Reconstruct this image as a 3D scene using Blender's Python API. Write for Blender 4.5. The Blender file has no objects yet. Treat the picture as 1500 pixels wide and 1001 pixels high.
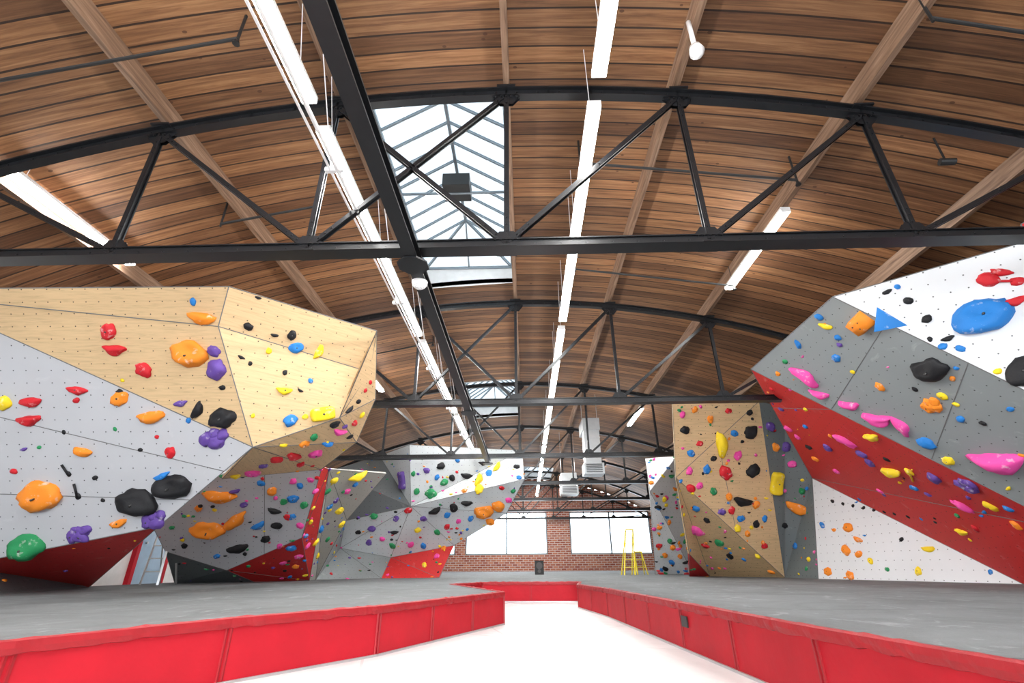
import bpy, bmesh, math, random
from mathutils import Vector as V, Matrix, noise
from mathutils.bvhtree import BVHTree
from mathutils.geometry import tessellate_polygon
random.seed(4)
H=0.8; MT=0.436      # eye height and crash-mat height in metres
# ---------------------------------------------------------------- climbing wall survey (cm)
WV={'a':"-883,619,480 -459,629,480 -272,793,480 -480,660,426 -885,628,464 -439,760,257 -888,640,445 -601,820,142 -931,841,86 -964,1157,44 -827,767,44 -291,836,415 -333,831,325 -291,890,379 -335,940,306 -440,1040,272 -602,960,241",
'b':"-765,1150,279 -506,1200,308 -601,1368,153 -804,1400,75 -918,1303,120 -918,1227,179 -786,1520,44 -958,1432,44 -673,1637,44 -504,1240,309 -428,1500,342 -554,1560,213 -688,1722,44",
'c':"-589,1941,490 -426,1756,490 -9,1872,490 -2,1800,369 -419,1830,281 -71,1880,259 -273,1960,153 -665,1860,236 -730,1800,405 -510,1960,113 -700,1940,146 -513,1870,44 -688,1722,44 -316,1910,44",
'd':"514,698,480 734,525,480 693,600,245 790,757,118 515,1019,480 830,1441,305 906,1002,44 815,817,44 773,1436,44 697,554,480 734,525,525 699,554,508",
'e':"431,1339,510 685,1351,510 436,1430,309 765,1601,44 631,1851,44 510,1650,111 567,1872,44 770,1380,497 830,1441,305 773,1436,44",
'f':"511,2060,490 632,2011,490 499,2000,348 705,2265,44 559,2326,44"}
WF={'a':["ply 0 1 3 4","ply 4 3 5 6","grey 6 5 7 8","red 8 7 9","dark 8 9 10","ply 1 2 11 3","ply 3 11 12 5","ply 2 12 11","ply 2 13 12","ply 13 14 12","ply 5 12 14","ply 5 14 15","ply 5 15 16"],
'b':["grey 0 1 2 3 4 5","dark 4 3 6 7","red 3 2 8","red 3 8 6","red 2 1 9","red 2 9 8","tan 9 10 11","tan 9 11 12","tan 9 12 8"],
'c':["lgrey 0 1 4","lgrey 1 2 4","lgrey 2 3 4","lgrey 4 3 5","dark 8 0 4","dark 8 4 7","lgrey 7 4 10","lgrey 4 9 10","lgrey 4 5 6","lgrey 4 6 9","mid 10 9 11","mid 10 11 12","mid 7 10 12","red 9 6 13","red 9 13 11"],
'd':["white 0 1 2","mid 0 2 3 4","red 4 3 5","red 3 6 5","red 3 7 6","white 5 6 8","red 9 1 10 11"],
'e':["ply 0 1 2","ply 1 3 2","ply 2 3 4","ply 2 4 5","red 5 4 6","mdark 1 7 3","mdark 7 8 3","mdark 8 9 3"],
'f':["white 0 1 2","white 1 3 2","white 2 3 4"]}
# extra panel joints: facet, edge A, fraction, edge B, fraction
SEAM={'a':[(2,3,.64,1,.30),(2,3,.30,1,.66)],'d':[(1,0,.27,2,.66),(1,0,.62,2,.34),(2,0,.34,2,.7)],'e':[(1,1,.45,2,.5)],'c':[(2,0,.5,2,.5)],'b':[(0,0,.5,2,.5)]}
W={}
for k in WV:
    vs=[V([int(c)/100 for c in p.split(',')]) for p in WV[k].split()]
    W[k]=[(f.split()[0],[vs[int(i)] for i in f.split()[1:]]) for f in WF[k]]
# hold survey: base-36 pairs of (x+12), y, z in 2 cm steps, last digit = size in 2 cm steps
HS="""7l965ue 7p9d5ih 8a9m53e 9o9263k 9c9h5er 9v9g5gb 9w9n53i ah9h628 aw9v616 b9aa5wc bnam5xd b7a2649
as9z5o6 ai9u5b4 b2ad5a5 bias585 b2ai4wc akab484 b6au49c bqb94jm 6s9t4qe 5q9w4ig 549w4he 5na345i
7p9x4ke 8da547l 91a04ga 9ea34bf 9ya745l 9qag3rp 6sah3if 8qak3ha 5tae3l4 6dao35a 6kax2qc 5ray2mw
7wb32hu 8pay2ss 89bb24m 7gbb22d 6jbf1um 5cbj1ls 7ja93y4 6ea93w4 8iat30c 82ai3j4 8gad3s4 57an346
70as2z5 arc63qj aec23me b3co3wg bwc34be bkc941c bwbo4ea c7bp4s9 c6cb4l8 cccc4t7 cdbu516 cibu5c5
cmbu5k5 bzcm4b7 c1c14f6 b8bn3wa ayb63r8 bgbm429 9tck3ka 8qd83fb aid73pe 98d63ih 69gp3dy 5hhr2dz
6ehp2nx 65ip1sp 72i32ii 7qhq2zg 7nia2ie 7vh13je 8mgw3ua 84hi39a 75io23d 83i32sb 6vh834a 7mgo3ra
5hgy2za 4ki31u9 5eit1j9 6rgp3ic 8sh43qa 96h03w9 8ghh3ce 97hg3la 8qht35c 8xi6337 88i42sb 8eij2jb
8nis2o9 7sjh1tf 7rkb1jc 85k01wa 7dl116c 7dm40u8 6wlr0s8 7ij31v9 9eh03z7 8dj8279 75ke1aa 9ki442d
9aie3pb 92ke38g 90jh3aa 8hka2je 88kk21c 98jh3ia 9ljk3vc 8tlk2sd 8alm27a 7tm01ka 9vjl44a a3j64er
aapk58z ayox5ga buph4in chph53f cvpi5bd dmpo5gl e9pi57q ecp74ok espm5kf f7pq5wl cbp55vf d5pa66a
egpo63g c1pp3qn d0po3ui dopk42k cnpx3id eipy3ox fapu3xp euqe37i ftpo47d g2pd4la duq63dd d7q838b
bfpz3dd appk3qf a1pv3dd 8xpq3hf 8qq82xf 9wqc2rf b3qd2ud c2ql2rd clqf30d aoqv26d bbr024d 9qqt24d
8iqq2ad c1r11mb bgqw17b ccr821c gdp458b g9pi5uc bmp15md dkpb4mb b4p94md fhp74qa 80qc2rb c4pa5bb
98ql2gb
ol956g7 ou90657 p08y5o7 p78w578 pg8n5g4 pn8h5hw pt8865d q0855mc pz8368b pz8461g oz91594 p48z526
pb8u4y6 pw8h4bk p89l4tp oi9b5wj ob9r61j pn8o4e5 pc954n4 o0br6fa nwah6k8 o2ak6db oaam627 oib75s9
ohcm5tr otcr5di o6dd677 p6c94wj p5az4x9 pjbw4fp prbk44k pnad49j pl9y4c8 pr9w455 pya53w7 q4bf3oe
qkae33z qfbe39a pvcs46i q0943s5 q29u3p5 o3cp6b7 pdab4m5 osb75e5 pxgp5fc q8gt55a rdjv5hg qlgy4ta
qhfq4jd q4e84fm qjeb41d qze03ho r0dd39k qteh3tc qybr2rn qxck32e rocy2fh rgby2bb rebi278 rhh741a
rfdz309 s0dm296 rubx1w9 r3hk4jb oheh646 p6fh5r8 prfe558 rxg1378 rkdr2t7 s7dg1x8 p5e45c7 s7im2ae
s7ia1wc rzir1ke s3ia1fa rljj0vc s6hw178 stg21id see51wd skgf0w9 ruio0rc rwjo2g9 sngt1t6 sahd0y6
t4el0w5 s8j6396 scir345 sfid305 sjhz2w5 smhm2s5 slh42o5 sjgm2k5 shg02f5 sfff2b4 sdew264 qxkf44z
rrkr36w qojc67g qxjr5ge rbla2ka rlle1sa rjki1a8 rkk24tc rvke3sa oljf5iz nkis6sa n5j361e o6iz6fc
oxiv6qa pujb5zm psiy6oa pxk24km osjz4im pajp54e o0ju4le najs4jc npk440c oaka3tc pikl3gq p1kq34c
q2kp3bc nrl339e o8lg2tc omkp32c o4mm2iq ozmj1zh oond1wd pal32gc ppl829a q2l32mc qflj1ta pjn11gd
q7lv1fa qvme0ua pfkx2tc oxkg3mc ndji56c nqjc5ja p5ja5xc oajo50a n2iu6la nck43xe qfl02ta pymo1b8"""
HC="""r0 r1 r0 o1 o2 p0 p0 k0 k1 b0 y1,80 k0 y0 k0 k0 b0 y1 y0 b0 y5,20 r1 r1 y0 r1 o0 o1 p1 k1,60 k2 p7,10 o1 r0 g0 k3,-60 k3,-80 o2,10 k2,-10 k2,10 p7,20 o1 p7 g2,10 g0 k0 b1 k0 r0 r0 k0
r1 r0 m0 m1 b1 k0 k1,60 r0 y0 k0 r0 r0 k0 p0 o0 y1 g0 p0 y0 r1
m0 o1 o2 o1,50 k1,20 b1,40 k1 k0 o0 m0 g0 k0 r0 p0 b0 o0 k0 b0 p1
b0 m0 b0 m0 g0 y0 b0 m0 y0 b0 m0 m0 o0 y0 b0 m0 r0 b0 m0
y0 g0 y0 b0 b0 y0 p0 m0 y0 g0 y0 b0
y1,40 p5,85 g0 g0 g0 k0 k1 y1,80 y0 b0 y1,70 k0 b0 k1 k1,30 k0 k1 b0 o2 o0 o0 m0 g0 b0 m0 p0 r0 p0 g0 p0 k1 y0 g0 r0 m0 b0 g0 p0 m0 y0 o0 b0 k0 p0 o0 g0 r0 k0 b0 m0
k1 k0 k0 k1 k0 b2,5 r0 r1 r1,-30 r3,-20 k0 b0 b0 k2,60 k2,-10 b4,0 o6,5 y0 b0
b1,60 b0 y1,-50 b0 b0 m1,100 m1,-40 o0 m1,-30 o0 m1,-30 m1,80 o7 y0 y0 b0 b0 m1,-15 y0 y1,-20 b0 k0 g0 k0 y0
m0 m0 p0 k0 p0 m1,110 p0 y1,-20 y3,30 p0 p7,-10 p0 m1,110 y0 b0 m0 b0 g0 o0 o0 r0 p0 b0 m0 p0 r0 y0
o0 o1 o0 o0 o0 y0 y1 y1,-20 y0 o0 b0 k0 g0 b0 k0 k0 k0 k0 k0 k0 k0 k0 b0 k0
y5,88 o1,-30 p0 o0 k0 b0 y0 m0 g0
y1,100 o0 k0 o0 r0 k0 k0 k0 r0 m0 b0 m0 m0 g0 k1 r0 o0 b0 k0 p0 m0 g0 r0 y0 o0 k0 r0 k0 y0 o0 b0 o0 b0 r0 b0 k0 m0 r0 b0 b0"""
BT={}
for key in W:
    vv=[];ff=[]
    for mm,pts in W[key]:
        b0=len(vv);vv+=pts
        for t in tessellate_polygon([pts]): ff.append([b0+x for x in t])
    BT[key]=BVHTree.FromPolygons(vv,ff)
HOLDS={k:[] for k in W}
for a_,b_ in zip(HS.split(),HC.split()):
    q=b_.split(',');P=V((int(a_[0:2],36)/50-12,int(a_[2:4],36)/50,int(a_[4:6],36)/50))
    best=min(W,key=lambda k:(BT[k].find_nearest(P)[0]-P).length)
    HOLDS[best].append((P,int(a_[6],36)/50,q[0],float(q[1]) if len(q)>1 else 999))
# ---------------------------------------------------------------- helpers
class MB:
    def __init__(s): s.v=[];s.f=[];s.m=[]
    def add(s,vs,fs,mi=0):
        b=len(s.v);s.v+=[tuple(v) for v in vs];s.f+=[[b+i for i in f] for f in fs];s.m+=[mi]*len(fs)
    def beam(s,p,q,w,h,mi=0,up=V((0,0,1)),off=V((0,0,0))):
        p=V(p)+off;q=V(q)+off;d=(q-p).normalized();sd=d.cross(up).normalized();u=sd.cross(d)
        vs=[e+sd*a*w/2+u*b*h/2 for e in(p,q) for a,b in((-1,-1),(1,-1),(1,1),(-1,1))]
        s.add(vs,[(0,1,2,3),(7,6,5,4),(0,4,5,1),(1,5,6,2),(2,6,7,3),(3,7,4,0)],mi)
    def box(s,c,sz,mi=0):
        c=V(c);s.beam(c-V((0,sz[1]/2,0)),c+V((0,sz[1]/2,0)),sz[0],sz[2],mi)
    def cyl(s,p,q,r,mi=0,n=8,r2=None):
        p=V(p);q=V(q);r2=r if r2 is None else r2;d=(q-p).normalized();a=d.orthogonal().normalized();b=d.cross(a)
        vs=[];
        for e,rr in((p,r),(q,r2)):
            vs+=[e+(a*math.cos(t)+b*math.sin(t))*rr for t in[2*math.pi*i/n for i in range(n)]]
        s.add(vs,[(i,(i+1)%n,n+(i+1)%n,n+i) for i in range(n)]+[tuple(range(n))[::-1],tuple(range(n,2*n))],mi)
    def obj(s,name,mats,parent=None,smooth=False):
        me=bpy.data.meshes.new(name);me.from_pydata(s.v,[],s.f);me.update()
        for m in mats: me.materials.append(m)
        me.polygons.foreach_set('material_index',s.m)
        if smooth: me.polygons.foreach_set('use_smooth',[True]*len(s.f))
        o=bpy.data.objects.new(name,me);bpy.context.scene.collection.objects.link(o);o.parent=parent
        return o
def empty(name):
    o=bpy.data.objects.new(name,None);bpy.context.scene.collection.objects.link(o);return o
def newmat(name):
    m=bpy.data.materials.new(name);m.use_nodes=True;nt=m.node_tree;return m,nt,nt.nodes['Principled BSDF']
def lk(nt,a,b): nt.links.new(a,b)
def math_n(nt,op,a,b=None,c=None):
    n=nt.nodes.new('ShaderNodeMath');n.operation=op
    for i,x in enumerate((a,b,c)):
        if x is None: continue
        if isinstance(x,(int,float)): n.inputs[i].default_value=x
        else: lk(nt,x,n.inputs[i])
    return n.outputs[0]
def mixc(nt,fac,a,b,mode='MIX'):
    n=nt.nodes.new('ShaderNodeMix');n.data_type='RGBA';n.blend_type=mode
    for i,x in((0,fac),(6,a),(7,b)):
        if isinstance(x,(int,float)): n.inputs[i].default_value=x
        elif isinstance(x,tuple): n.inputs[i].default_value=(*x[:3],1)
        else: lk(nt,x,n.inputs[i])
    return n.outputs[2]
def ramp(nt,fac,stops):
    n=nt.nodes.new('ShaderNodeValToRGB');cr=n.color_ramp
    while len(cr.elements)<len(stops): cr.elements.new(.5)
    for e,(p,c) in zip(cr.elements,stops): e.position=p;e.color=(*c,1)
    lk(nt,fac,n.inputs[0]);return n.outputs[0]
def noise_n(nt,vec,scale,detail=4,dist=0,rough=.55):
    n=nt.nodes.new('ShaderNodeTexNoise');n.inputs['Scale'].default_value=scale;n.inputs['Detail'].default_value=detail
    n.inputs['Distortion'].default_value=dist;n.inputs['Roughness'].default_value=rough
    if vec is not None: lk(nt,vec,n.inputs['Vector'])
    return n.outputs[0]
def coords(nt,k='Object'): return nt.nodes.new('ShaderNodeTexCoord').outputs[k]
def mapping(nt,vec,sc):
    n=nt.nodes.new('ShaderNodeMapping');n.inputs['Scale'].default_value=sc;lk(nt,vec,n.inputs[0]);return n.outputs[0]
def bump(nt,bs,hgt,st=.3,d=.01):
    n=nt.nodes.new('ShaderNodeBump');n.inputs['Strength'].default_value=st;n.inputs['Distance'].default_value=d
    lk(nt,hgt,n.inputs['Height']);lk(nt,n.outputs[0],bs.inputs['Normal'])
def simple(name,col,rough=.5,metal=0,var=.12,scale=6,bmp=0,spec=.5,bd=.01,bs_=8):
    m,nt,bs=newmat(name);nz=noise_n(nt,coords(nt),scale,5)
    lk(nt,mixc(nt,nz,tuple(c*(1-var) for c in col),tuple(min(1,c*(1+var)) for c in col)),bs.inputs['Base Color'])
    bs.inputs['Roughness'].default_value=rough;bs.inputs['Metallic'].default_value=metal;bs.inputs['Specular IOR Level'].default_value=spec
    if bmp: bump(nt,bs,noise_n(nt,coords(nt),scale*bs_,4),bmp,bd)
    return m
def emis(name,col,st):
    m,nt,bs=newmat(name);bs.inputs['Base Color'].default_value=(.9,.9,.9,1);bs.inputs['Emission Color'].default_value=(*col,1);bs.inputs['Emission Strength'].default_value=st;return m
def panel(name,col,grain=False,rough=.6):
    m,nt,bs=newmat(name);uv=coords(nt,'UV');sp=nt.nodes.new('ShaderNodeSeparateXYZ');lk(nt,uv,sp.inputs[0])
    d=[math_n(nt,'SUBTRACT',math_n(nt,'FRACT',math_n(nt,'MULTIPLY',sp.outputs[i],5.0)),.5) for i in(0,1)]
    r2=math_n(nt,'ADD',math_n(nt,'MULTIPLY',d[0],d[0]),math_n(nt,'MULTIPLY',d[1],d[1]))
    dot=math_n(nt,'LESS_THAN',r2,.0026)
    if grain:
        nz=noise_n(nt,mapping(nt,uv,(.9,11,1)),2.6,6,.5,.65)
        base=ramp(nt,nz,[(.3,tuple(c*.80 for c in col)),(.5,col),(.72,tuple(c*1.08 for c in col))])
    else:
        nz=noise_n(nt,uv,1.3,5);base=mixc(nt,nz,tuple(c*.93 for c in col),tuple(min(1,c*1.06) for c in col))
        ch=ramp(nt,noise_n(nt,uv,3.2,7,.6,.7),[(.60,(0,0,0)),(.78,(.22,.22,.22))]);base=mixc(nt,ch,base,(.8,.8,.8))
    lk(nt,mixc(nt,dot,base,tuple(c*.15 for c in col)),bs.inputs['Base Color']);bs.inputs['Roughness'].default_value=rough
    return m
# ---------------------------------------------------------------- materials
PM={'ply':panel('plywood_panel',(.66,.46,.25),True),'grey':panel('grey_panel',(.52,.525,.55)),'lgrey':panel('light_grey_panel',(.57,.61,.63)),
 'mid':panel('mid_grey_panel',(.26,.285,.29)),'dark':panel('dark_grey_panel',(.12,.135,.14)),'mdark':panel('slate_panel',(.15,.175,.18)),
 'red':panel('red_panel',(.58,.018,.018)),'white':panel('white_panel',(.72,.74,.76)),'tan':panel('taupe_panel',(.40,.40,.36))}
HCOL={'r':(.60,.015,.025),'o':(.90,.27,.02),'y':(.90,.66,.02),'g':(.02,.26,.09),'b':(.02,.20,.58),'p':(.13,.065,.32),'k':(.010,.010,.012),'m':(.85,.08,.38)}
def holdmat(k,col):
    m,nt,bs=newmat('hold_resin_'+k);nz=noise_n(nt,coords(nt),9,3)
    f=ramp(nt,nz,[(.60,(0,0,0)),(.74,(.5,.5,.5))]);lk(nt,mixc(nt,f if k!='k' else 0.0,col,(.85,.8,.78)),bs.inputs['Base Color'])
    bs.inputs['Roughness'].default_value=.6;bs.inputs['Specular IOR Level'].default_value=.35;bump(nt,bs,noise_n(nt,coords(nt),60,2),.25);return m
HMK=list(HCOL);HM=[holdmat(k,HCOL[k]) for k in HMK]+[simple('bolt_steel',(.08,.08,.08),.4,.6)]
steel=simple('black_painted_steel',(.010,.011,.013),.32,.0,.3,12,spec=.5)
def deckmat():
    m,nt,bs=newmat('douglas_fir_decking');oc=coords(nt);sp=nt.nodes.new('ShaderNodeSeparateXYZ');lk(nt,oc,sp.inputs[0])
    yy=math_n(nt,'MULTIPLY',sp.outputs[1],1/.25);iy=math_n(nt,'FLOOR',yy)
    wn0=nt.nodes.new('ShaderNodeTexWhiteNoise');wn0.noise_dimensions='1D';lk(nt,iy,wn0.inputs['W'])
    xx=math_n(nt,'ADD',math_n(nt,'MULTIPLY',sp.outputs[0],1/4.8),math_n(nt,'MULTIPLY',math_n(nt,'FLOOR',math_n(nt,'MULTIPLY',wn0.outputs[0],2)),.5))
    xx=math_n(nt,'ADD',xx,.035);ix=math_n(nt,'FLOOR',xx)
    cb=nt.nodes.new('ShaderNodeCombineXYZ');lk(nt,ix,cb.inputs[0]);lk(nt,iy,cb.inputs[1])
    wn=nt.nodes.new('ShaderNodeTexWhiteNoise');wn.noise_dimensions='3D';lk(nt,cb.outputs[0],wn.inputs['Vector'])
    cb2=nt.nodes.new('ShaderNodeCombineXYZ');lk(nt,math_n(nt,'MULTIPLY',sp.outputs[0],.35),cb2.inputs[0]);lk(nt,math_n(nt,'MULTIPLY',sp.outputs[1],9.),cb2.inputs[1]);lk(nt,math_n(nt,'MULTIPLY',wn.outputs[0],40),cb2.inputs[2])
    gr=noise_n(nt,cb2.outputs[0],2.4,7,.5,.65)
    base=ramp(nt,gr,[(.30,(.105,.046,.020)),(.5,(.225,.108,.048)),(.70,(.35,.19,.092))])
    tint=ramp(nt,wn.outputs[0],[(0,(.50,.44,.40)),(.45,(.95,.93,.9)),(.8,(1.12,1.08,1.0)),(1,(1.5,1.46,1.40))])
    base=mixc(nt,1.0,base,tint,'MULTIPLY')
    vo=nt.nodes.new('ShaderNodeTexVoronoi');vo.inputs['Scale'].default_value=1.0;lk(nt,mapping(nt,oc,(2.2,3.4,1)),vo.inputs['Vector'])
    kn=math_n(nt,'LESS_THAN',vo.outputs['Distance'],.07);base=mixc(nt,math_n(nt,'MULTIPLY',kn,.8),base,(.07,.025,.010))
    sy=math_n(nt,'LESS_THAN',math_n(nt,'FRACT',yy),.10);sx=math_n(nt,'LESS_THAN',math_n(nt,'FRACT',xx),.004)
    sm=math_n(nt,'MAXIMUM',sy,sx)
    lk(nt,mixc(nt,math_n(nt,'MULTIPLY',sm,.94),base,(.015,.006,.003)),bs.inputs['Base Color']);bs.inputs['Roughness'].default_value=.6
    bump(nt,bs,math_n(nt,'SUBTRACT',gr,sm),.3,.02);return m
deck_m=deckmat()
def beammat():
    m,nt,bs=newmat('timber_purlin');gr=noise_n(nt,mapping(nt,coords(nt),(9,.5,9)),2.2,6,.8)
    lk(nt,ramp(nt,gr,[(.3,(.11,.060,.034)),(.5,(.22,.13,.08)),(.7,(.33,.215,.145))]),bs.inputs['Base Color']);bs.inputs['Roughness'].default_value=.6;return m
purlin_m=beammat()
def brickmat():
    m,nt,bs=newmat('red_brick');sp=nt.nodes.new('ShaderNodeSeparateXYZ');lk(nt,coords(nt),sp.inputs[0]);cb=nt.nodes.new('ShaderNodeCombineXYZ')
    lk(nt,math_n(nt,'ADD',sp.outputs[0],sp.outputs[1]),cb.inputs[0]);lk(nt,sp.outputs[2],cb.inputs[1])
    b=nt.nodes.new('ShaderNodeTexBrick');b.inputs['Scale'].default_value=1;b.inputs['Brick Width'].default_value=.42;b.inputs['Row Height'].default_value=.16;b.inputs['Mortar Size'].default_value=.02
    b.inputs['Color1'].default_value=(.30,.075,.045,1);b.inputs['Color2'].default_value=(.52,.20,.12,1);b.inputs['Mortar'].default_value=(.65,.55,.5,1);lk(nt,cb.outputs[0],b.inputs['Vector'])
    lk(nt,b.outputs[0],bs.inputs['Base Color']);bs.inputs['Roughness'].default_value=.85;return m
brick_m=brickmat()
paint_m=simple('white_paint',(.78,.78,.77),.6);dkpaint=simple('dark_wall_paint',(.10,.09,.09),.8)
def floormat():
    m,nt,bs=newmat('polished_concrete');oc=coords(nt);nz=noise_n(nt,oc,.9,7,1.0,.6)
    c=ramp(nt,nz,[(.3,(.60,.605,.60)),(.7,(.76,.765,.76))])
    vo=nt.nodes.new('ShaderNodeTexVoronoi');vo.feature='DISTANCE_TO_EDGE';vo.inputs['Scale'].default_value=.45;lk(nt,oc,vo.inputs['Vector'])
    c=mixc(nt,math_n(nt,'MULTIPLY',math_n(nt,'LESS_THAN',vo.outputs[0],.004),.5),c,(.42,.41,.40))
    lk(nt,c,bs.inputs['Base Color']);bs.inputs['Roughness'].default_value=.42
    return m
floor_m=floormat()
def padmat():
    m,nt,bs=newmat('grey_mat_vinyl');oc=coords(nt);nz=noise_n(nt,oc,1.1,7,.8,.65);n2=noise_n(nt,oc,45,4,0,.7)
    c=ramp(nt,nz,[(.3,(.080,.088,.094)),(.7,(.155,.168,.176))]);c=mixc(nt,math_n(nt,'MULTIPLY',n2,.35),c,(.25,.265,.27))
    n3=ramp(nt,noise_n(nt,mapping(nt,oc,(1,.35,1)),3.0,9,1.8,.72),[(.56,(0,0,0)),(.68,(.42,.42,.42))]);c=mixc(nt,n3,c,(.40,.42,.43))
    sp=nt.nodes.new('ShaderNodeSeparateXYZ');lk(nt,oc,sp.inputs[0]);s=math_n(nt,'LESS_THAN',math_n(nt,'FRACT',math_n(nt,'MULTIPLY',sp.outputs[1],.41)),.006)
    lk(nt,mixc(nt,s,c,(.05,.055,.06)),bs.inputs['Base Color']);bs.inputs['Roughness'].default_value=.8
    bump(nt,bs,math_n(nt,'ADD',n2,math_n(nt,'MULTIPLY',noise_n(nt,oc,4,5,1),2.)),.5,.012);return m
pad_m=padmat();redv=simple('red_mat_vinyl',(.47,.010,.022),.6,0,.25,2.2,.35,.25,.02,2.2);redl=simple('red_mat_hem',(.33,.007,.014),.55,0,.2,5,.2)
alum=simple('galvanised_metal',(.55,.57,.58),.35,.8);whitep=simple('white_enamel',(.85,.85,.85),.35);yel=simple('yellow_fibreglass',(.9,.72,.05),.4);blk=simple('black_plastic',(.015,.015,.015),.5)
glow=emis('fluorescent_diffuser',(1.0,.99,.97),42);frame_m=simple('grey_window_frame',(.24,.28,.31),.4,.3)
def glassmat(name,tint):
    m,nt,bs=newmat(name);nt.nodes.remove(bs);t=nt.nodes.new('ShaderNodeBsdfTransparent');t.inputs[0].default_value=(*tint,1);g=nt.nodes.new('ShaderNodeBsdfGlossy');g.inputs['Roughness'].default_value=.05
    mx=nt.nodes.new('ShaderNodeMixShader');mx.inputs[0].default_value=.05;lk(nt,t.outputs[0],mx.inputs[1]);lk(nt,g.outputs[0],mx.inputs[2]);lk(nt,mx.outputs[0],nt.nodes['Material Output'].inputs[0]);return m
glass=glassmat('clear_glazing',(.95,.98,1));skyglass=glassmat('tinted_skylight_glazing',(.19,.213,.225))
# ---------------------------------------------------------------- shell
X0=-.17;RC=20.2;ZT=6.94;ZB=4.2;YE=41.0;YN=-9.0;XS=10.35
def arc(x,dr=0): return ZT-RC+math.sqrt((RC+dr)**2-(x-X0)**2)
DR=.40
SKY=[(X0-2.30,X0-.06,5.0,10.35),(X0-2.28,X0-.1,17.3,22.2),(X0+.1,X0+2.28,35.2,40.2)]
mb=MB()
xs=sorted(set([round(-XS+i*2*XS/40,3) for i in range(41)]+[s[i] for s in SKY for i in(0,1)]))
ys=sorted(set([YN,YE]+[s[i] for s in SKY for i in(2,3)]))
for i in range(len(xs)-1):
    for k in range(len(ys)-1):
        cx=(xs[i]+xs[i+1])/2;cy=(ys[k]+ys[k+1])/2
        if any(s[0]<cx<s[1] and s[2]<cy<s[3] for s in SKY): continue
        p=[(xs[i],ys[k]),(xs[i+1],ys[k]),(xs[i+1],ys[k+1]),(xs[i],ys[k+1])]
        vs=[(x,y,arc(x,DR)) for x,y in p]+[(x,y,arc(x,DR+.12)) for x,y in p]
        mb.add(vs,[(3,2,1,0),(4,5,6,7),(0,1,5,4),(1,2,6,5),(2,3,7,6),(3,0,4,7)])
mb.obj('ceiling',[deck_m])
mb=MB();mb.box((0,(YE+YN)/2,-.05),(2*XS+1,YE-YN+1,.1));mb.obj('floor',[floor_m])
for sd,nm in((-1,'wall_left'),(1,'wall_right')):
    mb=MB();mb.box((sd*(XS+.1),(YE+YN)/2,2.6),(.2,YE-YN,5.2));mb.obj(nm,[paint_m if sd<0 else dkpaint])
mb=MB();wins=[(-9.9,-5.6),(-4.8,1.7),(3.5,9.9)];zs0,zs1=1.62,4.75
xe=[-XS]+[x for w in wins for x in w]+[XS]
mb.box((0,YE+.15,zs0/2),(2*XS,.3,zs0))
for i in range(0,len(xe),2): mb.box(((xe[i]+xe[i+1])/2,YE+.15,(zs0+zs1)/2),(xe[i+1]-xe[i],.3,zs1-zs0))
for i in range(40):
    x1=-XS+i*2*XS/40;x2=x1+2*XS/40;h=max((arc(x1,DR)+arc(x2,DR))/2,zs1+.05)
    mb.box(((x1+x2)/2,YE+.15,(zs1+h)/2),(x2-x1,.3,h-zs1))
mb.obj('wall_back',[brick_m])
for i,(x1,x2) in enumerate(wins):
    mb=MB();
    for x in (x1+.05,(x1+x2)/2,x2-.05): mb.box((x,YE+.1,(zs0+zs1)/2),(.12,.1,zs1-zs0))
    for z in (zs0+.04,zs1-.04): mb.box(((x1+x2)/2,YE+.1,z),(x2-x1,.1,.10))
    mb.box(((x1+x2)/2,YE+.12,(zs0+zs1)/2),(x2-x1-.1,.02,zs1-zs0-.1),1)
    mb.obj('window_%d'%(i+1),[frame_m,glass])
mb=MB();mb.box((0,YE-.08,zs1+.18),(2*XS,.16,.14));mb.obj('trim_1',[simple('pink_lintel',(.55,.33,.28),.7)])
for si,(x1,x2,y1,y2) in enumerate(SKY):
    mb=MB();zc=max(arc(x1,DR),arc(x2,DR))+.45;zr=zc+.75;xm=(x1+x2)/2
    for p,q in(((x1,y1),(x2,y1)),((x2,y1),(x2,y2)),((x2,y2),(x1,y2)),((x1,y2),(x1,y1))):
        vs=[(p[0],p[1],arc(p[0],DR)-.02),(q[0],q[1],arc(q[0],DR)-.02),(q[0],q[1],zc),(p[0],p[1],zc)]
        mb.add(vs,[(0,1,2,3)],1);mb.beam(vs[3],vs[2],.07,.07,0)
    r1=V((xm,y1+1.0,zr));r2=V((xm,y2-1.0,zr));mb.beam(r1,r2,.06,.08)
    for c,r in(((x1,y1),r1),((x2,y1),r1),((x1,y2),r2),((x2,y2),r2)): mb.beam((c[0],c[1],zc),r,.05,.06)
    n=7
    for k in range(n+1):
        y=r1.y+(r2.y-r1.y)*k/n
        for x in(x1,x2): mb.beam((x,y,zc),(xm,y,zr),.035,.05)
    for x in (x1,x2): mb.add([(x,y1,zc),(x,y2,zc),r2,r1],[(0,1,2,3)],2)
    mb.add([(x1,y1,zc),(x2,y1,zc),r1],[(0,1,2)],2);mb.add([(x1,y2,zc),(x2,y2,zc),r2],[(0,1,2)],2)
    mb.beam((xm,y1,zc),r1,.035,.05);mb.beam((xm,y2,zc),r2,.035,.05)
    if si==0:
        mb.box((xm+.05,7.6,zc+.15),(.55,.5,.3),3);mb.beam((x1,7.6,zc),(x2,7.6,zc),.04,.04,0)
    mb.obj('skylight',[frame_m,paint_m,skyglass,blk])
for i in range(-4,5):
    x=X0+2.4*i
    mb=MB();mb.box((x,(YE+YN)/2,arc(x,DR)-.15),(.085,YE-YN-.1,.30));mb.obj('purlin',[purlin_m])
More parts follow.
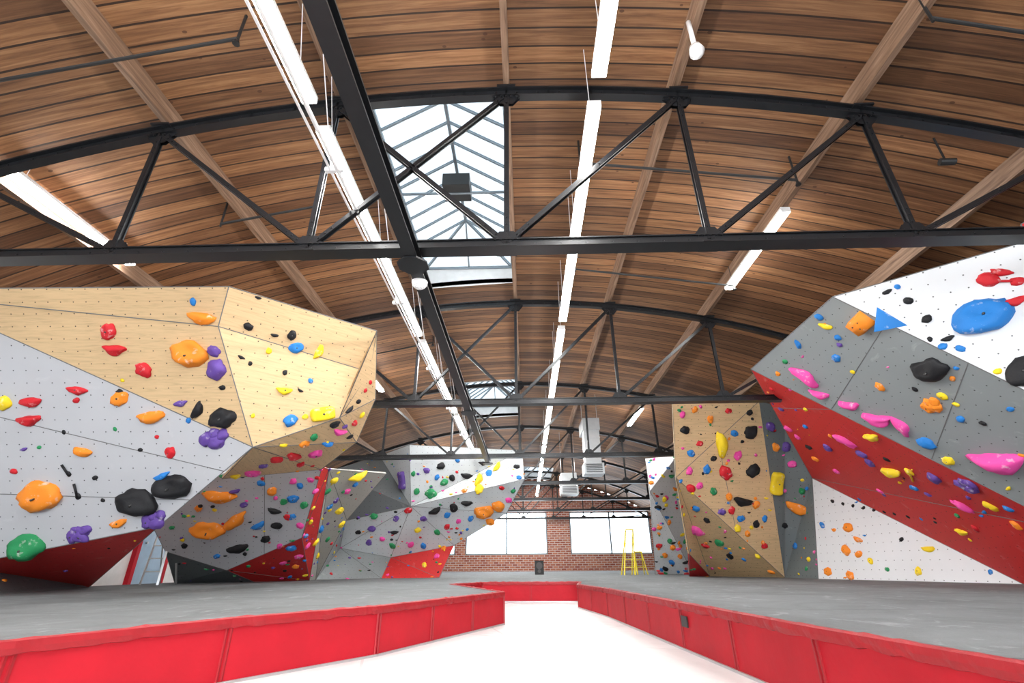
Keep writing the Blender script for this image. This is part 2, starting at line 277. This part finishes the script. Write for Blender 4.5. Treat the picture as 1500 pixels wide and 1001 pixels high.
# ---------------------------------------------------------------- trusses
def truss(Y):
    mb=MB();n=34;xs=[-10.15+X0+i*20.3/n for i in range(n+1)]
    for a,b in zip(xs,xs[1:]):
        p=V((a,Y,arc(a)));q=V((b,Y,arc(b)));ex=(q-p).normalized()*.01
        mb.beam(p-ex,q+ex,.18,.025)
        for yo in(-.03,.03): mb.beam(p-ex,q+ex,.025,.095,0,V((0,0,1)),V((0,yo,-.05)))
        mb.beam(p-ex,q+ex,.12,.015,0,V((0,0,1)),V((0,0,-.10)))
        for t in(.25,.75):
            c=p.lerp(q,t)+V((0,-.04,-.055));mb.cyl(c,c-V((0,.015,0)),.014,0,6)
    xa,xb=xs[0],xs[-1]
    mb.beam((xa,Y,ZB),(xb,Y,ZB),.20,.02);mb.beam((xa,Y,ZB+.065),(xb,Y,ZB+.065),.06,.12);mb.beam((xa,Y,ZB+.13),(xb,Y,ZB+.13),.11,.015)
    k=0
    while xa+.3*k<xb:
        c=V((xa+.3*k,Y-.03,ZB+.065));mb.cyl(c,c-V((0,.015,0)),.014,0,6);k+=1
    def web(p,q,w=.08):
        p=V(p);q=V(q);up=V((0,1,0))
        mb.beam(p,q,.02,w,0,up)
        for yo in(-.03,.03): mb.beam(p,q,w*.8,.016,0,up,V((0,yo,0)))
        L=(q-p).length;d=(q-p)/L
        for t in (.18,.28,.38,L/2,L-.38,L-.28,L-.18):
            c=p+d*t+V((0,-.035,0));mb.cyl(c,c-V((0,.015,0)),.014,0,6)
    def top(i): x=X0+2.4*i;return V((x,Y,arc(x)-.08))
    def bot(i): return V((X0+2.4*i,Y,ZB+.08))
    for i in range(-4,5):
        if abs(i)<4: web(top(i),bot(i))
        for s,c in((-1,top(i)),(1,bot(i))):
            w=.22;hh=.18;z0=c.z;z1=z0+s*hh
            for yo in(-.022,.022):
                mb.add([(c.x-w,Y+yo,z0),(c.x+w,Y+yo,z0),(c.x+w*.4,Y+yo,z1),(c.x-w*.4,Y+yo,z1)],[(0,1,2,3)])
            mb.box((c.x,Y,c.z+(.10 if s<0 else -.08)),(.26,.22,.03) if s<0 else (.24,.22,.02))
            for bx in(-.14,-.07,0,.07,.14):
                p=V((c.x+bx,Y-.03,z0+s*.05));mb.cyl(p,p-V((0,.025,0)),.016,0,6)
    for i in range(0,4):
        web(top(i+1),bot(i));web(top(-i-1),bot(-i))
    web(top(0),bot(-1),.07)
    mb.obj('bowstring_truss',[steel])
for k in range(-1,7): truss(4.67+6*k)
mb=MB();bx=-1.27
for zz,w,h in((ZB-.02,.15,.02),(ZB-.17,.15,.02),(ZB-.095,.02,.15)): mb.beam((bx,-7,zz),(bx,17.0,zz),w,h)
for k in range(-1,3):
    Y=4.67+6*k;vs=[];
    for z in(ZB-.18,ZB-.20): vs+=[(bx+.19*math.cos(t*math.pi/4+math.pi/8),Y+.19*math.sin(t*math.pi/4+math.pi/8),z) for t in range(8)]
    mb.add(vs,[tuple(range(8)),tuple(range(8,16))]+[(i,(i+1)%8,8+(i+1)%8,8+i) for i in range(8)])
ibeam=mb.obj('steel_i_beam',[steel])
mb=MB();mb.cyl((-2.05,-6,4.85),(-2.05,22,4.85),.024,0,8);mb.cyl((-2.13,-6,4.85),(-2.13,22,4.85),.014,0,8)
xp=X0-2.4
for k in range(0,10):
    y=-5+3*k;mb.box((-2.09,y,4.86),(.2,.05,.05));mb.cyl((-2.13,y,4.87),(xp,y,arc(xp,DR)-.2),.007,0,5)
mb.obj('electrical_conduit',[whitep])
def fixture(x,y,z,L=2.80,hx=0.0,hang=True):
    mb=MB();mb.box((0,0,.045),(.165,L,.05),0);mb.box((0,0,0),(.155,L-.02,.06),1)
    mb.box((0,-L/2,.02),(.165,.012,.1),0);mb.box((0,L/2,.02),(.165,.012,.1),0)
    if hang:
        dz=arc(x+hx,DR)-z-(.22 if hx else 0)
        for s in(-1,1): mb.cyl((0,s*L*.4,.06),(hx,s*L*.4,dz),.005,0,5)
    o=mb.obj('fluorescent_light',[whitep,glow]);o.location=(x,y,z)
for k in range(-2,6):
    for s in(4.03+1.41,6.85+1.41):
        y=6*k+s
        fixture(-2.35,y,5.55,hx=xp+2.35);fixture(.92,y,5.85)
for x,ya in((X0+4.8,8.0),(X0+4.8,19.5),(X0+4.8,31.),(X0-4.8,14.5),(X0-4.8,26),(X0+4.8,-3),(X0-4.8,-3)):
    fixture(x,ya,arc(x,DR)-.38,2.6,hang=False)
fixture(X0-6.95,5.95,arc(X0-6.95,DR)-.30,2.3)
# ---------------------------------------------------------------- climbing walls
IN=V((0,3,1.5));seam_m=simple('seam_grey',(.16,.16,.16),.8)
def build_wall(key):
    root=empty('climbing_wall');mats=[];idx={};vid={};vs=[];fs=[];mi=[];uvs=[]
    for mm,pts in W[key]:
        if mm not in idx: idx[mm]=len(mats);mats.append(PM[mm])
        pts=[V(p) for p in pts];n=(pts[1]-pts[0]).cross(pts[2]-pts[0]).normalized();c=sum(pts,V())/len(pts)
        if n.dot(IN-c)<0: pts=pts[::-1];n=-n
        ids=[]
        for p in pts:
            kk=tuple(round(x,2) for x in p)
            if kk not in vid: vid[kk]=len(vs);vs.append(p)
            ids.append(vid[kk])
        fs.append(ids);mi.append(idx[mm]);u=V((0,0,1)).cross(n).normalized();v=n.cross(u);uvs+= [(p.dot(u),p.dot(v)) for p in pts]
    me=bpy.data.meshes.new('panels');me.from_pydata(vs,[],fs);me.update()
    for m in mats: me.materials.append(m)
    me.polygons.foreach_set('material_index',mi);ul=me.uv_layers.new(name='UVMap')
    for i,x in enumerate(uvs): ul.data[i].uv=x
    o=bpy.data.objects.new('panels',me);bpy.context.scene.collection.objects.link(o);o.parent=root
    md=o.modifiers.new('thick','SOLIDIFY');md.thickness=.06;md.offset=-1
    sm=MB()
    for f in fs:
        for i in range(len(f)): sm.cyl(vs[f[i]],vs[f[(i+1)%len(f)]],.008,0,5)
    for fi,ea,ta,eb,tb in SEAM.get(key,[]):
        P=W[key][fi][1];n=len(P);sm.cyl(P[ea].lerp(P[(ea+1)%n],ta),P[eb].lerp(P[(eb+1)%n],tb),.007,0,5)
    sm.obj('panel_seams',[seam_m],root)
    return root,vs,fs
ICO={}
for sdv in(1,2,3):
    bm=bmesh.new();bmesh.ops.create_icosphere(bm,subdivisions=sdv,radius=1);ICO[sdv]=([v.co.copy() for v in bm.verts],[[v.index for v in f.verts] for f in bm.faces]);bm.free()
def add_hold(mb,P,n,size,code,ang):
    kind=int(code[1]);mi=HMK.index(code[0]);sd=V((random.random()*50,random.random()*50,0))
    if ang==999: ang=random.uniform(-25,25) if kind else random.uniform(0,180)
    u=V((0,0,1)).cross(n).normalized();v=n.cross(u);a=math.radians(ang);u,v=u*math.cos(a)+v*math.sin(a),v*math.cos(a)-u*math.sin(a)
    if kind==7:   # cluster of pockets: several fused lobes
        for dx,dy,s in((-.24,.03,.55),(.05,-.10,.60),(.27,.06,.48),(.02,.15,.45)):
            add_hold(mb,P+u*dx*size+v*dy*size,n,size*s,code[0]+'0',999)
        return
    if kind==4:
        hs=size*.55;hgt=size*.38;base=[P+u*x*hs+v*y*hs for x,y in((-1,-.8),(1,-.9),(-.3,1.0))];ap=P+n*hgt-u*hs*.1-v*hs*.2
        mb.add(base+[ap],[(0,1,3),(1,2,3),(2,0,3)],mi);return
    if kind==6:
        hs=size*.48;lo=[P+u*x*hs+v*y*hs for x,y in((-1,-.8),(1,-.8),(1,.8),(-1,.8))];hi=[P+n*hs*.7+u*x*hs+v*y*hs for x,y in((-.85,-.65),(.85,-.65),(.85,.65),(-.85,.65))]
        mb.add(lo+hi,[(4,5,6,7),(0,1,5,4),(1,2,6,5),(2,3,7,6),(3,0,4,7)],mi)
        for x,y in((-.4,.2),(.4,.2),(0,-.3)):
            q=P+n*hs*.69+u*x*hs+v*y*hs;mb.cyl(q,q+n*.008,.012,len(HMK),7)
        return
    if kind==3:
        mb.cyl(P-u*size*.5+n*.02,P+u*size*.5+n*.02,.018,mi,7);kind=0;P=P+u*size*.4;size*=.5
    lv=3 if size>.17 else (2 if size>.07 else 1);vs,fs=ICO[lv]
    sx,sy,sz={0:(.50,.40,.30),1:(.55,.25,.24),2:(.55,.38,.32),5:(.56,.32,.26)}[kind]
    bend=2.6 if (code[0]=='m' and size>.2) else 1.5
    out=[]
    for c in vs:
        dn=1+.28*noise.noise(c*1.5+sd)+.10*noise.noise(c*3.7+sd)
        if kind==5:
            e=lambda t:math.copysign(abs(t)**.45,t);dn=1+.05*noise.noise(c*2+sd);x,y,z=e(c.x)*sx*dn*.85,e(c.y)*sy*dn*.85,max(e(c.z),-.1)*sz*dn
            z-=.35*sz*math.exp(-(c.x*3.2)**2) if c.z>0 else 0
        else: x,y,z=c.x*sx*dn,c.y*sy*dn,max(c.z,-.15)*sz*dn
        if kind==1: y+=.35*(c.x)**2*sy*bend-.15*sy*bend;z+=.08*max(0,c.y)*sz;y*=1-.25*abs(c.x)
        if kind==2:
            r=((c.x)**2+(c.y-.35)**2)*3.2;z-=.5*sz*math.exp(-r)*(1 if c.z>0 else 0)
        if kind==0 and c.z>0: z-=.2*sz*math.exp(-((c.x)**2+(c.y-.3)**2)*6)
        out.append(P+(u*x+v*y+n*z)*size)
    mb.add(out,fs,mi)
    if size>.12:
        q=P+n*size*sz*.45;mb.cyl(q,q+n*size*sz*.42,min(.016,size*.06),len(HMK),7)
SC={'a':(1.5,'roykpb'),'b':(9,'brymgkp'),'c':(9,'gkpbymor'),'d':(2.0,'mpybok'),'e':(8,'rokbmgy'),'f':(18,'rgbkmoy')}
for key in W:
    root,vs,fs=build_wall(key);mb=MB()
    for P,sz,code,ang in HOLDS[key]:
        l,n,i,dd=BT[key].find_nearest(P)
        if n.dot(IN-l)<0: n=-n
        add_hold(mb,l,n,sz,code,ang)
    dens,cols=SC[key]
    for f in fs:
        p=[vs[i] for i in f]
        for k in range(1,len(p)-1):
            ar=(p[k]-p[0]).cross(p[k+1]-p[0]).length/2;n=(p[k]-p[0]).cross(p[k+1]-p[0]).normalized()
            if n.dot(IN-p[0])<0:n=-n
            for _ in range(int(ar*dens*.5+random.random())):
                r1,r2=random.random(),random.random()
                if r1+r2>1:r1,r2=1-r1,1-r2
                add_hold(mb,p[0]+(p[k]-p[0])*r1+(p[k+1]-p[0])*r2,n,random.uniform(.05,.14) if key!='f' else random.uniform(.1,.3),random.choice(cols)+random.choice('001'),999)
    mb.obj('climbing_holds',HM,root,True)
# ---------------------------------------------------------------- mats
edge=[V(p) for p in((-3.5,-4.0),(-3.1,2.6),(-2.87,3.06),(-2.35,4.31),(-1.51,5.57),(-.36,8.37),(-1.71,12.1),(-1.12,13.5),(1.31,13.3),(1.08,11.45),(1.38,9.38),(1.80,3.56),(1.96,2.24),(2.1,-4.0))]
outer=[V((XS-.05,-4)),V((XS-.05,YE-.1)),V((-XS+.05,YE-.1)),V((-XS+.05,-4))]
poly=edge+outer;mb=MB();top=[(p.x,p.y,MT) for p in poly];bt=[(p.x,p.y,0) for p in poly];n=len(poly)
tris=tessellate_polygon([[V(t) for t in top]])
mb.add(top,[t if (V(top[t[1]])-V(top[t[0]])).cross(V(top[t[2]])-V(top[t[0]])).z>0 else t[::-1] for t in tris],0)
for i in range(n): mb.add([bt[i],bt[(i+1)%n],top[(i+1)%n],top[i]],[(0,1,2,3)],1)
def nrm(a,b): d=(b-a).normalized();return V((-d.y,d.x))
ins=[]
for i,p in enumerate(edge):
    a=nrm(edge[max(i-1,0)],edge[max(i,1)]);b=nrm(edge[min(i,len(edge)-2)],edge[min(i+1,len(edge)-1)]);m_=(a+b).normalized();ins.append(m_/max(.5,m_.dot(a)))
for i in range(len(edge)-1):
    L=(edge[i+1]-edge[i]).length;k=max(1,int(L/.04))
    P=[edge[i].lerp(edge[i+1],t/k) for t in range(k+1)];NN=[ins[i].lerp(ins[i+1],t/k) for t in range(k+1)]
    rows=[]
    for pp,nn in zip(P,NN):
        w=.014*noise.noise(V((pp.x*11,pp.y*11,0)));prof=[(.05+w*2,.003),(.045+w*2,.010),(.0,.014+w),(-.018,.004),(-.022+w,-.03),(-.02,-.06+w),(0.002,-.065+w)]
        rows.append([(pp.x+nn.x*o_,pp.y+nn.y*o_,MT+z_) for o_,z_ in prof])
    vs=[v for r_ in rows for v in r_];q=len(rows[0]);fs=[(a*q+b,a*q+b+1,(a+1)*q+b+1,(a+1)*q+b) for a in range(k) for b in range(q-1)]
    mb.add(vs,fs,2)
    kk=max(1,round(L/1.1));o_=-nrm(edge[i],edge[i+1])
    for t in range(kk+1):
        for dd in(-.02,.02):
            pp=edge[i].lerp(edge[i+1],t/kk)+o_*.004+(edge[i+1]-edge[i]).normalized()*dd;mb.beam((pp.x,pp.y,.0),(pp.x,pp.y,MT-.02),.012,.018,2,V((0,1,0)))
    mb.beam((*(edge[i]+o_*.012),.010),(*(edge[i+1]+o_*.012),.010),.02,.02,3)
d_=(edge[11]-edge[10]).normalized();o_=-nrm(edge[10],edge[11]);c=edge[10].lerp(edge[11],.62)+o_*.012
mb.beam((*(c-d_*.08),.27),(*(c+d_*.08),.27),.012,.10,4)
mb.obj('bouldering_crash_mat',[pad_m,redv,redl,alum,blk])
# ---------------------------------------------------------------- props
def ladder(x,y,h,lean,z0,m):
    mb=MB()
    for s in(-.22,.22):
        mb.beam((x+s,y,z0),(x+s*.7+lean,y+.1,z0+h),.05,.03);mb.beam((x+s,y+.7,z0),(x+s*.7+lean,y+.15,z0+h),.04,.03)
    for k in range(1,int(h/.3)):
        t=k*.3/h;w=.22*(1-.3*t);mb.beam((x-w+lean*t,y+.1*t,z0+k*.3),(x+w+lean*t,y+.1*t,z0+k*.3),.07,.025)
    mb.box((x+lean,y+.12,z0+h),(.34,.2,.05));mb.obj('step_ladder',[m])
ladder(4.25,22,1.75,.18,MT,yel);ladder(5.0,23,.9,-.1,MT,yel);ladder(-9.35,13.0,1.6,.0,MT,alum)
def duct(x,y,z0,z1,w):
    mb=MB();mb.box((x,y,(z0+z1)/2),(w,w,z1-z0));mb.box((x,y,z0+.2),(w*1.25,w*1.25,.4));
    for k in range(5): mb.beam((x-w*.5,y-w*.64,z0+.06+k*.07),(x+w*.5,y-w*.64,z0+.06+k*.07),.02,.03,1)
    for k in range(1,4): mb.box((x,y,z0+.4+(z1-z0-.4)*k/4),(w*1.06,w*1.06,.03))
    mb.box((x,y+.3,z1+.2),(w*1.1,w*2.2,.45))
    for sx in(-1,1): mb.cyl((x+sx*w*.5,y,z1+.4),(x+sx*w*.5,y,arc(x,DR)),.01,0,5)
    mb.obj('air_duct',[alum,blk])
duct(2.6,18.6,3.9,5.6,.6);duct(2.2,25,4.0,4.6,.7)
mb=MB();mb.box((.6,25,MT+.3),(.42,.35,.6));mb.cyl((.6,24.8,MT+.38),(.6,24.82,MT+.38),.15,1,16);mb.cyl((.6,24.8,MT+.15),(.6,24.82,MT+.15),.08,1,16);mb.obj('loudspeaker',[blk,dkpaint])
for (x1,x2,y,zo) in((1.0,4.4,5.9,.5),(1.2,4.6,9.0,.5),(-5.2,-3.6,6.5,.5),(-6.5,-3.4,3.6,.45),(4.6,8,3.4,.5),(-6,-2.6,12.5,.5)):
    mb=MB();z1=arc(x1,DR)-zo;z2=arc(x2,DR)-zo;mb.cyl((x1,y,z1),(x2,y,z2),.022,0,8)
    for x,z in((x1,z1),(x2,z2)): mb.cyl((x,y,z-.06),(x,y,arc(x,DR)),.018,0,6)
    mb.cyl((x2,y,z2-.05),(x2,y,z2-.1),.03,0,8,.045);mb.obj('sprinkler_pipe',[blk])
mb=MB();P=V((2.16,3.80,6.5));mb.cyl(P+V((0,0,.5)),P,.03,0,8);mb.cyl(P,P-V((0,.02,.12)),.07,0,12,.09);mb.cyl(P-V((0,.02,.12)),P-V((0,.03,.2)),.09,0,12,.04);mb.obj('occupancy_sensor',[whitep],None,True)
P=V((6.02,5.19,5.95));mb=MB();mb.cyl(P+V((0,0,.45)),P,.015,0,6);mb.cyl(P+V((-.09,0,-.02)),P+V((.09,-.03,-.05)),.05,0,12);mb.obj('spotlight',[blk])
mb=MB();P=V((bx,5.05,ZB-.18));
for k in range(6):
    a0=k*math.pi/12;a1=(k+1)*math.pi/12;mb.cyl(P-V((0,0,.1*math.sin(a0))),P-V((0,0,.1*math.sin(a1))),.10*math.cos(a0),0,20,max(.002,.10*math.cos(a1)))
mb.obj('wifi_dome',[whitep],ibeam,True)
mb=MB();x=-XS+.06
for y in(13.5,14.7): mb.box((x,y,MT+1.0),(.12,.12,2.1),0)
mb.box((x,14.1,MT+2.08),(.12,1.3,.12),0);mb.box((x,14.1,MT+1.0),(.05,1.1,2.0),1);mb.cyl((x+.05,13.7,MT+1),(x+.1,13.7,MT+1),.03,2,8);mb.obj('door_1',[redv,simple('pale_blue_door_paint',(.32,.45,.58),.5),alum])
# ---------------------------------------------------------------- world + camera
w=bpy.data.worlds.new('w');bpy.context.scene.world=w;w.use_nodes=True;bg=w.node_tree.nodes['Background'];bg.inputs[0].default_value=(.90,.95,1,1);bg.inputs[1].default_value=4.2
cd=bpy.data.cameras.new('camera');cd.sensor_width=36;cd.lens=16.8;cd.clip_end=200
co=bpy.data.objects.new('camera',cd);bpy.context.scene.collection.objects.link(co)
co.matrix_world=Matrix.Translation((0,0,H))@Matrix.Rotation(math.radians(1.4),4,'Z')@Matrix.Rotation(math.radians(115.2),4,'X')@Matrix.Rotation(math.radians(-0.4),4,'Z');bpy.context.scene.camera=co
vs_=bpy.context.scene.view_settings;vs_.view_transform='Standard';vs_.look='None';vs_.exposure=0.75
